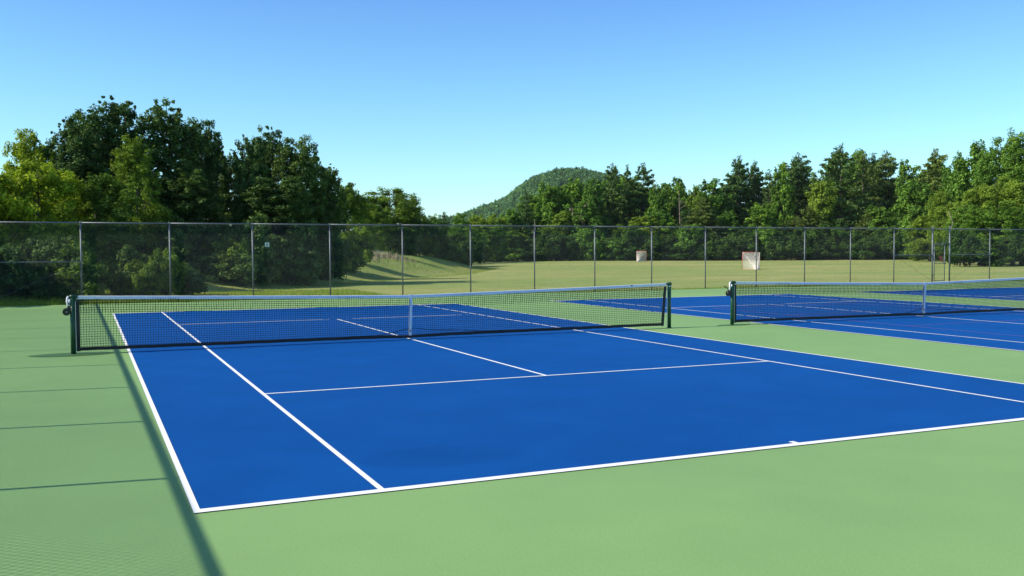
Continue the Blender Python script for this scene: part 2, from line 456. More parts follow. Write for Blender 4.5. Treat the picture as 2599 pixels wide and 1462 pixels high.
# posts every 2.88 m so that their shadows fall where the photograph shows them
py = [-10.2 - 2.88 * i for i in (-9, -8, -7, -6, -5, -4, -3, -2, -1, 0, 1, 2)]
side_panel = link_panel('mesh_panel', 2.88, FH - 0.03, rad=0.0037); side_rail = rail_mesh(2.88, 0.033)
for y in py:
    if y > 17.5: continue
    lx = FY - y
    add_post(side, lx)
    mesh_obj('mesh_panel', side_panel, side, (lx, -0.045, 0.03)); mesh_obj('top_rail', side_rail, side, (lx, 0, FH - 0.025))
lx = FY - max(y for y in py if y < 17.5)
mesh_obj('mesh_panel', link_panel('mesh_panel', lx, FH - 0.03), side, (0.0, -0.045, 0.03)); mesh_obj('top_rail', rail_mesh(lx, 0.033), side, (0, 0, FH - 0.025))

# gate leaf, slightly ajar
gate = empty('walk_gate', (-3.85 + GX0 + 0.10, FY + 0.02, 0.0), math.radians(7))
tag(gate, 'narrow chain-link walk gate with a red sign, at the far right of the fence', 'gate')
GW = 0.98; GH = 2.05
for x in (0.08, GW):
    mb = MB(); mb.tube([(x,0,0.07),(x,0,GH)], 0.022, 10); mb.build('gate_stile', M['galv'], gate, True)
for z in (0.09, 1.03, GH - 0.02):
    mb = MB(); mb.tube([(0.10,0,z),(GW-0.02,0,z)], 0.019, 10); mb.build('gate_rail', M['galv'], gate, True)
mesh_obj('mesh_panel', link_panel('mesh_panel', GW - 0.1, GH - 0.12), gate, (0.09, -0.025, 0.08))
for z in (0.35, 1.75):
    mb = MB(); mb.box(-0.10, 0.09, -0.02, 0.02, z, z + 0.05); mb.build('hinge', M['galv'], gate)
mb = MB(); mb.box(GW, GW + 0.10, -0.02, 0.015, 0.98, 1.05); mb.build('latch', M['black_metal'], gate)
mb = MB(); mb.add([(0.42,-.06,1.42),(0.58,-.06,1.45),(0.70,-.06,1.38),(0.68,-.06,1.20),(0.60,-.06,1.12),(0.50,-.06,1.20),
                   (0.42,-.045,1.42),(0.58,-.045,1.45),(0.70,-.045,1.38),(0.68,-.045,1.20),(0.60,-.045,1.12),(0.50,-.045,1.20)],
                  [(5,4,3,2,1,0),(6,7,8,9,10,11)] + [(i,(i+1)%6,(i+1)%6+6,i+6) for i in range(6)])
sg = mb.build('red_sign', M['sign_red']); sg.location = gate.location; sg.rotation_euler = gate.rotation_euler
tag(sg, 'small faded red sign wired to the walk gate', 'sign')

# court number plate
np_ = empty('number_plate', (5.69, FY - 0.055, 2.10))
tag(np_, 'small white square plate with the number 1 wired to the fence', 'sign')
mb = MB(); mb.box(-0.082, 0.082, -0.004, 0.0, -0.085, 0.085); mb.build('plate', M['sign_white'], np_)
mb = MB(); mb.box(-0.014, 0.014, -0.0062, -0.0042, -0.055, 0.055); mb.box(-0.032, -0.0142, -0.0062, -0.0042, 0.026, 0.042); mb.box(-0.034, 0.034, -0.0062, -0.0043, -0.066, -0.0552)
mb.build('numeral', M['ink'], np_)

# ------------------------------------------------------------------ tennis nets
def net_top(x):   # x from -0.914 to 11.884, centre 5.485
    t = abs(x - 5.485) / 6.40
    return 0.925 + 0.135 * t ** 1.15
def build_net():
    root = empty('tennis_net', (0, 0, 0))
    xl, xr = -0.914, 11.884
    nl, nr = xl + 0.085, xr - 0.17
    # netting
    def waves(x, z): return 0.010 * math.sin(x * 2.1 + z * 3) + 0.006 * math.sin(x * 5.3 + 1.0 + z * 7), 0.0035 * math.sin(z * 21 + x * 3.1) + 0.002 * math.sin(x * 17 + z * 9)
    vs = []; fs = []
    def cord(pts, rad):
        o = len(vs); n = len(pts)
        for i, p in enumerate(pts):
            t = np.array(pts[min(i+1, n-1)]) - np.array(pts[max(i-1, 0)]); t = t / (np.linalg.norm(t) + 1e-9)
            a = np.array([-t[2], 0, t[0]]); yv = np.array([0, 1.0, 0])
            for an in (0.52, 2.62, 4.71): vs.append(np.array(p) + (a * math.cos(an) + yv * math.sin(an)) * rad)
        for i in range(n - 1):
            for j in range(3):
                k = (j + 1) % 3; fs.append((o + i*3 + j, o + i*3 + k, o + i*3 + 3 + k, o + i*3 + 3 + j))
    nx = int((nr - nl) / 0.0455); rows = 21
    def pt(x, r, extra=0.0):
        zt = net_top(x) - 0.03; zb = 0.07 + 0.02 * abs(x - 5.485) / 6.4
        z = zt + (zb - zt) * r / rows
        wy, wx = waves(x, z)
        sag = 0.006 * math.sin(math.pi * r / rows)
        return (x + wx + 0.0012 * math.sin(x * 311 + r * 7), wy + extra, z - sag * 0 + 0.0015 * math.sin(x * 97 + r))
    for i in range(nx + 1):
        x = nl + (nr - nl) * i / nx
        cord([pt(x, r) for r in range(rows + 1)], 0.0037)
        cord([pt(x + 0.004, r, 0.018) for r in range(0, 7)], 0.0037)
    for r in range(1, rows + 1):
        cord([pt(nl + (nr - nl) * i / nx, r) for i in range(nx + 1)], 0.0037)
        if r < 7: cord([pt(nl + (nr - nl) * i / nx, r + .08, 0.018) for i in range(0, nx + 1, 2)], 0.0037)
    nm = mesh_obj('netting', np_mesh('netting', vs, fs, M['net_black']), root)
    # headband: folded white vinyl, slightly rippled
    def band(zf, h, y, x0, x1, n, mat, name, rip=0.0):
        mb = MB(); A = []
        for i in range(n + 1):
            x = x0 + (x1 - x0) * i / n; z = zf(x)
            w = rip * (math.sin(x * 9.1) + 0.6 * math.sin(x * 23.7 + 1) + .5 * math.sin(x * 41 + 2))
            A.append([(x, -y + w, z - h + w * .8), (x, -y * 0.9 + w, z - 0.006), (x, 0 + w, z + w * .5), (x, y * 0.9 + w, z - 0.006), (x, y + w, z - h + w * .8)])
        vv = [p for a in A for p in a]; ff = []
        for i in range(n):
            for j in range(4): ff.append((i*5+j, (i+1)*5+j, (i+1)*5+j+1, i*5+j+1))
            ff.append((i*5+4, (i+1)*5+4, (i+1)*5, i*5))
        ff.append((0, 1, 2, 3, 4)); ff.append(tuple(n*5 + j for j in (4, 3, 2, 1, 0)))
        mb.add(vv, ff); return mb.build(name, mat, root)
    band(lambda x: net_top(x) + 0.004, 0.062, 0.009, xl + 0.06, xr - 0.055, 240, M['white_vinyl'], 'headband', 0.0014)
    zb = lambda x: 0.105 + 0.012 * abs(x - 5.485) / 6.4 * 1.5 - 0.012 * math.exp(-((x - 5.485) / 0.5) ** 2)
    bb = band(zb, 0.062, 0.006, nl - 0.01, nr + 0.01, 160, M['vinyl_black'], 'bottom_band', 0.002)
    for x, sx in ((nl, 1), (nr, -1)):
        mb = MB(); n = 10
        for i in range(n):
            z0 = 0.05 + (net_top(x) - 0.12) * i / n; z1 = 0.05 + (net_top(x) - 0.12) * (i + 1) / n
            q = (0.055 if sx < 0 else 0.0)
            dx0 = -0.075 * (1 - i / n) if sx < 0 else 0; dx1 = -0.075 * (1 - (i + 1) / n) if sx < 0 else 0
            mb.add([(x - .032 + dx0 + q, -.011, z0), (x + .032 + dx0 + q, -.011, z0), (x + .032 + dx1 + q, -.011, z1), (x - .032 + dx1 + q, -.011, z1),
                    (x - .032 + dx0 + q, .011, z0), (x + .032 + dx0 + q, .011, z0), (x + .032 + dx1 + q, .011, z1), (x - .032 + dx1 + q, .011, z1)],
                   [(0,1,2,3),(7,6,5,4),(0,3,7,4),(1,5,6,2),(0,4,5,1),(3,2,6,7)])
        mb.build('side_band', M['vinyl_black'], root)
        mb = MB()
        for z in np.arange(0.12, 0.95, 0.16): mb.tube([(x - .036 + (0.0 if sx > 0 else 0.1), -.014, z), (x - sx * .085 * 1.0, -.01, z + .012)], 0.003, 5)
        mb.build('lacing', M['black_metal'], root)['kind'] = 'stuff'
    mb = MB(); mb.tube([(xl + 0.048, -.02, 0.05), (xl + 0.05, -.02, 0.96)], 0.0045, 6); mb.build('tension_cord', M['goal_net'], root)
    mb = MB(); mb.tube([(xr - 0.075, -.01, 0.03), (xr - 0.062, -.01, 0.96)], 0.0045, 6); mb.build('tension_cord', M['goal_net'], root)
    # drooping lower cord by the centre strap
    mb = MB(); mb.tube([(x, -.016, 0.11 + 0.115 * math.exp(-((x - 5.485) / 0.42) ** 2) + (0.055 if x > 5.485 else 0) * math.exp(-((x - 6.3) / 0.6) ** 2)) for x in np.linspace(4.2, 7.6, 40)], 0.006, 5)
    mb.build('drooping_cord', M['net_black'], root)
    # centre strap
    mb = MB(); xc = 5.485
    pts = [(xc + 0.006, net_top(xc) + 0.008), (xc + 0.002, .6), (xc - 0.012, .3), (xc - 0.018, 0.085)]
    for sy in (-1, 1):
        for (xa, za), (xb, zb_) in zip(pts[:-1], pts[1:]):
            y = sy * 0.022; hw = 0.026
            mb.add([(xa-hw, y, za), (xa+hw, y, za), (xb+hw, y, zb_), (xb-hw, y, zb_), (xa-hw, y+sy*.003, za), (xa+hw, y+sy*.003, za), (xb+hw, y+sy*.003, zb_), (xb-hw, y+sy*.003, zb_)],
                   [(0,1,2,3),(7,6,5,4),(0,4,5,1),(3,2,6,7),(0,3,7,4),(1,5,6,2)])
    mb.box(xc - .02, xc + .032, -.025, .025, net_top(xc) + .0085, net_top(xc) + .0115)
    st = mb.build('center_strap', M['white_vinyl'], root)
    mb = MB(); mb.box(xc - .026, xc - .002, -.031, -.0255, 0.165, 0.20); mb.build('buckle', M['black_metal'], st)
    mb = MB(); mb.tube([(xc - .018, 0, 0.085), (xc - 0.018, 0, 0.012)], 0.004, 6); mb.tube([(xc - .018, 0, 0.001), (xc - .018, 0, 0.014)], 0.03, 10)
    mb.build('anchor_hook', M['steel'], st)
    # posts
    for x, left in ((xl, True), (xr, False)):
        mb = MB(); mb.tube([(x, 0, -0.1), (x, 0, 1.055)], 0.044, 20)
        p = mb.build('net_post', M['post_green'], root, True)
        s = 1 if left else -1
        mb = MB(); mb.tube([(x, 0, 1.03), (x, 0, 1.052), (x, 0, 1.074), (x, 0, 1.082)], [.050, .052, .048, .030], 20)
        mb.box(x - .02 * s - .03 + (.045 if left else -.02), x - .02 * s + .03 + (.075 if left else 0.0), -.026, .026, 1.012, 1.068)
        mb.tube([(x + s * .065, -.03, 1.045), (x + s * .065, .03, 1.045)], 0.026, 12)
        mb.build('post_cap', M['cap_green'], p, True)
        mb = MB(); mb.tube([(x, 0, .001), (x, 0, .012)], .062, 20); mb.build('ground_sleeve', M['post_green'], p, True)
        if left:
            mb = MB(); mb.box(x - .075, x - .040, -.030, .030, .74, .88); mb.build('winch_bracket', M['black_metal'], p)
            mb = MB(); mb.tube([(x - .10, -.045, .775), (x - .10, .035, .775)], .058, 20); mb.tube([(x - .10, -.052, .775), (x - .10, -.0452, .775)], .066, 20); mb.tube([(x - .10, .0352, .775), (x - .10, .042, .775)], .066, 20)
            rl = mb.build('winch_reel', M['black_metal'], p, True)
            mb = MB(); mb.tube([(x - .10, -.060, .775), (x - .10, -.0521, .775)], .010, 8); mb.build('axle_bolt', M['steel'], rl)
            mb = MB()
            mb.tube([(x - .062, -.012, 1.055), (x - .080, -.015, 1.03), (x - .088, -.015, .96), (x - .078, -.012, .90), (x - .085, -.01, .84)], [.016, .020, .019, .015, .010], 8)
            mb.tube([(x - .045, -.035, 1.0), (x - .050, -.042, .965), (x - .045, -.038, .93)], [.012, .018, .008], 8)
            mb.build('cable_sleeve', M['white_vinyl'], p, True)
        else:
            mb = MB(); mb.add([(x - .05, -.052, 1.0), (x + .03, -.054, .995), (x - .03, -.052, .975), (x - .05, -.046, 1.0), (x + .03, -.048, .995), (x - .03, -.046, .975)], [(0,1,2),(5,4,3),(0,3,4,1),(1,4,5,2),(2,5,3,0)])
            mb.build('cable_end', M['white_vinyl'], p)
    mb = MB(); mb.box(10.82, 10.87, -.0125, -.0108, 1.005, 1.03); mb.build('headband_tag', plain('blue_tag', (0.01, 0.02, 0.12)), root)
    return root
net1 = build_net()
tag(net1, 'near tennis net with white headband and green posts across the big blue court', 'tennis net', 'tennis nets')
net2 = copy_tree(net1); net2.location = (14.62, 0, 0)
tag(net2, 'second tennis net beyond the gap, with a crank handle on its left post', 'tennis net', 'tennis nets')
lp = [o for o in bpy.data.objects if o.parent == net2 and o.name.startswith('net_post')][0]
mb = MB(); mb.tube([(-.914 - .10, -.058, .775), (-.914 - .12, -.064, .80), (-.914 - .21, -.070, .915), (-.914 - .26, -.070, .945), (-.914 - .295, -.070, .948)], [.012, .012, .009, .010, .013], 8)
mb.build('crank_handle', M['black_metal'], lp, True)

# ------------------------------------------------------------------ lacrosse goals
def goal(loc, rz, ax, label):
    g = empty('lacrosse_goal', loc, rz); tag(g, label, 'goal', 'lacrosse goals on the field')
    h = 1.83; w = 0.915; r = 0.025
    for x in (-w, w):
        mb = MB(); mb.tube([(x, 0, 0), (x, 0, h)], r, 10); mb.build('goal_post', M['goal_pipe'], g, True)
    mb = MB(); mb.tube([(-w, 0, h), (w, 0, h)], r, 10); mb.build('crossbar', M['goal_pipe'], g, True)
    ap = (ax, -2.0, 0.03)
    mb = MB(); mb.tube([(-w, 0, .03), ap, (w, 0, .03)], r * .8, 8); mb.build('ground_frame', M['goal_pipe'], g, True)
    mb = MB(); A = np.array(ap)
    def tri(P, Q):
        P = np.array(P); Q = np.array(Q); n = 20
        for i in range(n + 1):
            a = P + (Q - P) * i / n; mb.tube([a, A], 0.0075 if 0 < i < n else 0.028, 3, False)
        for i in range(1, n):
            t = i / n; mb.tube([P + (A - P) * t, Q + (A - Q) * t], 0.0075, 3, False)
    tri((-w, 0, .03), (-w, 0, h)); tri((w, 0, .03), (w, 0, h)); tri((-w, 0, h), (w, 0, h))
    mb.build('goal_net', M['goal_net'], g)
    return g
g0 = goal((63.98, 62.8, float(gz(63.98, 62.8))), math.radians(-27), 0.25, 'nearer white-netted lacrosse goal in the middle of the field')
g1 = goal((87.6, 122.5, float(gz(87.6, 122.5))), math.radians(-55), 0.1, 'farther lacrosse goal with a red frame, by the tree line')

# ------------------------------------------------------------------ foliage builders
def quads(cen, nrm_bias, size, aspect, tone):
    """leaf quads of random orientation round the centres"""
    n = len(cen)
    d = RNG.normal(size=(n, 3)); d /= np.linalg.norm(d, axis=1)[:, None]
    nrm = d + nrm_bias; nrm /= np.linalg.norm(nrm, axis=1)[:, None] + 1e-9
    t = np.cross(nrm, RNG.normal(size=(n, 3))); t /= np.linalg.norm(t, axis=1)[:, None] + 1e-9
    bt = np.cross(nrm, t)
    s = size * RNG.uniform(0.65, 1.35, n)[:, None]
    a = t * s * 0.5; b_ = bt * s * aspect * 0.5
    v = np.stack([cen - a, cen - b_ * 1.0 + a * 0.1, cen + a, cen + b_ + a * 0.1], 1).reshape(-1, 3)
    f = np.arange(4 * n).reshape(n, 4)
    return v, f, tone

def crown_data(H, W, lobes, ncl, per, leaf, clr, base=0.12, seed=0, spire=0.0):
    """foliage clumps over a main ovoid and several side and top lobes, some clumps inside"""
    rg = np.random.default_rng(seed)
    C_ = [np.array([0, 0, H * (.5 + base * .4)])]; R_ = [np.array([W * .40, W * .40, H * (.46 - base * .3)])]; Wt = [2.6]
    for i in range(lobes):
        a = 6.28 * i / lobes * 2.4 + rg.uniform(-.5, .5); q = rg.uniform(.16, .34) * W
        hz = rg.uniform(.22, .80)
        if i < 3: hz = rg.uniform(.72, .84); q *= .62
        r = W * rg.uniform(.15, .24) * (1.15 - .5 * hz)
        rz = min(H * rg.uniform(.10, .19) * (1 + spire), H * (1.0 - hz))
        C_.append(np.array([math.cos(a) * q, math.sin(a) * q, H * hz])); R_.append(np.array([r, r, rz])); Wt.append(.8)
    Wt = np.array(Wt) / sum(Wt); cl = []
    for c, r, w in zip(C_, R_, Wt):
        m_ = int(ncl * w) + 2
        d = rg.normal(size=(m_, 3)); d /= np.linalg.norm(d, axis=1)[:, None]
        cl.append(c + d * r * (rg.uniform(.35, 1.0, m_) ** .5)[:, None])
    sz = [np.ones(len(x)) for x in cl]
    if spire > .25:                                   # ragged leading shoots that stand out of the crown top
        for k in range(12):
            a = rg.uniform(0, 6.28); q = rg.uniform(0, .30) * W; p = np.array([math.cos(a) * q, math.sin(a) * q, H * (.86 - .55 * q / W)])
            dr = np.array([math.cos(a) * .35, math.sin(a) * .35, 1.0]) * H * .035
            cl.append(np.array([p + dr * j + rg.normal(0, .05, 3) for j in range(5)])); sz.append(np.array([.9, .75, .6, .5, .38]))
    sz = np.concatenate(sz)
    cl = np.concatenate(cl); kp = (cl[:, 2] > H * base) & (cl[:, 2] < H * 1.02); cl = cl[kp]; sz = sz[kp]
    cl0 = cl[(cl[:, 2] > H * base) & (cl[:, 2] < H * .985)]
    cs = sz * clr * rg.uniform(.5, 1.4, len(cl)) * (1.15 - .5 * cl[:, 2] / H)
    P = []; T = []; B = []
    ax = np.array([0, 0, H * .45])
    for c, s in zip(cl, cs):
        n = int(per * (s / clr) ** 1.5) + 6
        d = rg.normal(size=(n, 3)); d /= np.linalg.norm(d, axis=1)[:, None]
        el = np.array([rg.uniform(.8, 1.25), rg.uniform(.8, 1.25), rg.uniform(.6, 1.15)])
        P.append(c + d * (s * rg.uniform(.1, 1.0, n) ** .55)[:, None] * el)
        o = (c - ax); o = o / (np.linalg.norm(o) + 1e-6)
        B.append(d * .9 + o * .5 + np.array([0, 0, .5]))
        T.append(np.clip(rg.normal(.45 + rg.uniform(-.22, .22), .2, n), 0, 1))
    return np.concatenate(P), np.concatenate(B), np.concatenate(T), cl, C_

def trunk_mb(H, r, targets, sway=0.03, base_branch=.25, seed=0, lean=0.0):
    rg = random.Random(seed); mb = MB(); pts = []; n = 9
    for i in range(n + 1):
        t = i / n; pts.append(Vector((math.sin(t * 3 + seed) * sway * H * t + lean * t * H, math.cos(t * 2.3 + seed) * sway * H * t, t * H * .93 - .3)))
    rad = [r * (1 - .9 * (i / n)) * (1.35 if i == 0 else 1) + .012 for i in range(n + 1)]
    mb.tube(pts, rad, 8)
    for tg in targets:
        tg = Vector(tg); z = max(H * base_branch, tg.z - (Vector((tg.x, tg.y)).length) * rg.uniform(.5, 1.0))
        k = min(n - 1, max(1, int((z + .3) / (H * .93) * n))); p0 = pts[k]
        mid = p0.lerp(tg, .5) + Vector((rg.uniform(-.1, .1), rg.uniform(-.1, .1), -.04)) * H * .12
        mb.tube([p0, mid, tg], [rad[k] * .55, rad[k] * .34, .02], 5, False)
    return mb

def make_decid(key, H, W, lobes, ncl, per, leaf, clr, seed, base=.12, spire=0.0, bark='bark', r=.16):
    P, B, T, cl, lc = crown_data(H, W, lobes, ncl, per, leaf, clr, base, seed, spire)
    v, f, t = quads(P, B, leaf, .75, T)
    cm = np_mesh('crown', v, f, M['leaf_fd'], t)
    rg = random.Random(seed); tg = [c for c in cl if rg.random() < .28][:34]
    tm = trunk_mb(H, r, [tuple(c) for c in tg], .02, .2, seed).mesh('trunk', M[bark], True)
    return (H, W, cm, tm)

def make_pine(H, W, seed, leaf=.62):
    """white pine: rough tiers of long plumed boughs, ragged flat-sided outline"""
    rg = np.random.default_rng(seed); P = []; B = []; T = []; tg = []
    nbough = 150; ex = (.5, .62, .72, .55, .66)[seed % 5]; az_bias = rg.uniform(.75, 1.2, 8)
    for i in range(nbough):
        t = (i + rg.uniform(0, 1)) / nbough
        t = (round(t * 15) / 15 * .55 + t * .45)
        z = H * (.03 + .90 * t)
        prof = min(1.0, .62 + 1.6 * t) * (1 - t) ** ex if t > .05 else .62
        a = rg.uniform(0, 6.28)
        L = W * .5 * prof * rg.uniform(.55, 1.15) * az_bias[int(a / 6.2832 * 8) % 8] + .35
        up = .02 + .55 * t ** 1.5 + rg.uniform(-.08, .12)
        tg.append((np.array([math.cos(a) * L * .8, math.sin(a) * L * .8, z + up * L * .6]), z))
        for q in np.arange(max(.3, .9 / L), 1.05, max(.16, .62 / L)):
            c = np.array([math.cos(a) * L * q, math.sin(a) * L * q, z + up * L * q ** 1.5])
            c[:2] += rg.normal(0, .07 * L, 2)
            s = (.55 + .11 * L) * rg.uniform(.7, 1.2) * (1.15 - .35 * q) * (1 - .35 * t)
            n = int(16 + 12 * s); d = rg.normal(size=(n, 3)); d /= np.linalg.norm(d, axis=1)[:, None]
            P.append(c + d * s * rg.uniform(.2, 1, n)[:, None] * np.array([1.2, 1.2, .5 + .25 * t]))
            B.append(d * .4 + np.array([0, 0, .45])); T.append(np.clip(rg.normal(.36 + .3 * (q - .5) + rg.uniform(-.14, .14), .18, n), 0, 1))
    for k in range(3):
        n = 70; zz = rg.uniform(.86, .985 - .03 * k, n) * H; o = rg.normal(0, .7 * (k > 0) + .02, 2)
        P.append(np.stack([o[0] + rg.normal(0, .3, n), o[1] + rg.normal(0, .3, n), zz], -1)); B.append(np.zeros((n, 3))); T.append(np.full(n, .5))
    P = np.concatenate(P); v, f, t = quads(P, np.concatenate(B), leaf, .30, np.concatenate(T))
    cm = np_mesh('crown', v, f, M['leaf_fp'], t)
    mb = MB(); mb.tube([(0, 0, -.3), (.1, .05, H * .5), (0, 0, H * .97)], [.28, .17, .03], 8)
    for e, z in tg[::2]: mb.tube([(0, 0, z), tuple(e)], [.05, .015], 4, False)
    return (H, W, cm, mb.mesh('trunk', M['bark'], True))

VAR = {
 'nd': [make_decid('nd', 11, 6.0, 10, 330, 115, .17, .50, 100 + i, .10, .5, 'bark', .17) for i in range(4)],
 'nl': [make_decid('nl', 9, 5.0, 9, 270, 110, .15, .46, 120 + i, .04, .3, 'bark', .12) for i in range(3)],
 'ny': [make_decid('ny', 8, 6.5, 11, 330, 110, .155, .50, 140 + i, .03, 0, 'bark', .13) for i in range(3)],
 'fd': [make_decid('fd', 17, 9, 10, 210, 62, .46, 1.0, 160 + i, .02, .2, 'bark', .26) for i in range(5)],
 'fp': [make_pine(20, 10, 180 + i) for i in range(5)],
 's':  [make_decid('s', 3, 4.0, 7, 90, 95, .17, .42, 200 + i, .0, 0, 'bark', .05) for i in range(3)],
 't':  [make_decid('t', 6, 7.0, 8, 110, 62, .36, .8, 210 + i, .0, 0, 'bark', .08) for i in range(3)],
}
VAR['fr'] = [make_decid('fr', 17, 9, 13, 380, 105, .25, .80, 240 + i, .02, .2, 'bark', .2) for i in range(4)]
VAR['fy'] = VAR['fd']; VAR['fq'] = VAR['fp']
NAME = {'nd': 'poplar_tree', 'nl': 'leafy_tree', 'ny': 'leafy_tree', 'fd': 'leafy_tree', 'fy': 'leafy_tree', 'fp': 'pine_tree', 'fq': 'pine_tree'}
def place(kind, x, y, top, w, name, label, cat, group, i):
    vk = kind
    if kind in ('fd', 'fy') and math.hypot(x - CAM.x, y - CAM.y) < 160: vk = 'fr'      # nearer trees carry finer leaves
    H, W, cm, tm = VAR[vk][i % len(VAR[vk])]
    z = float(gz(x, y)); s = (top - z) / (H * .99); sx = w / W * {'nd': 1.2, 'nl': 1.2, 'ny': 1.15, 'fd': 1.25, 'fy': 1.25, 'fp': 1.45, 'fq': 1.45}.get(kind, 1.0)
    root = empty(name, (x, y, z), random.uniform(0, 6.28))
    tag(root, label, cat, group)
    t = mesh_obj('trunk', tm, root, (0, 0, 0), 0, (sx, sx, s))
    c = mesh_obj('crown', cm, root, (0, 0, 0), 0, (sx, sx, s))
    lm = M.get('leaf_' + kind)
    if kind == 'ny' and x > 10: lm = M['leaf_lone']
    if lm: c.material_slots[0].link = 'OBJECT'; c.material_slots[0].material = lm
    return root

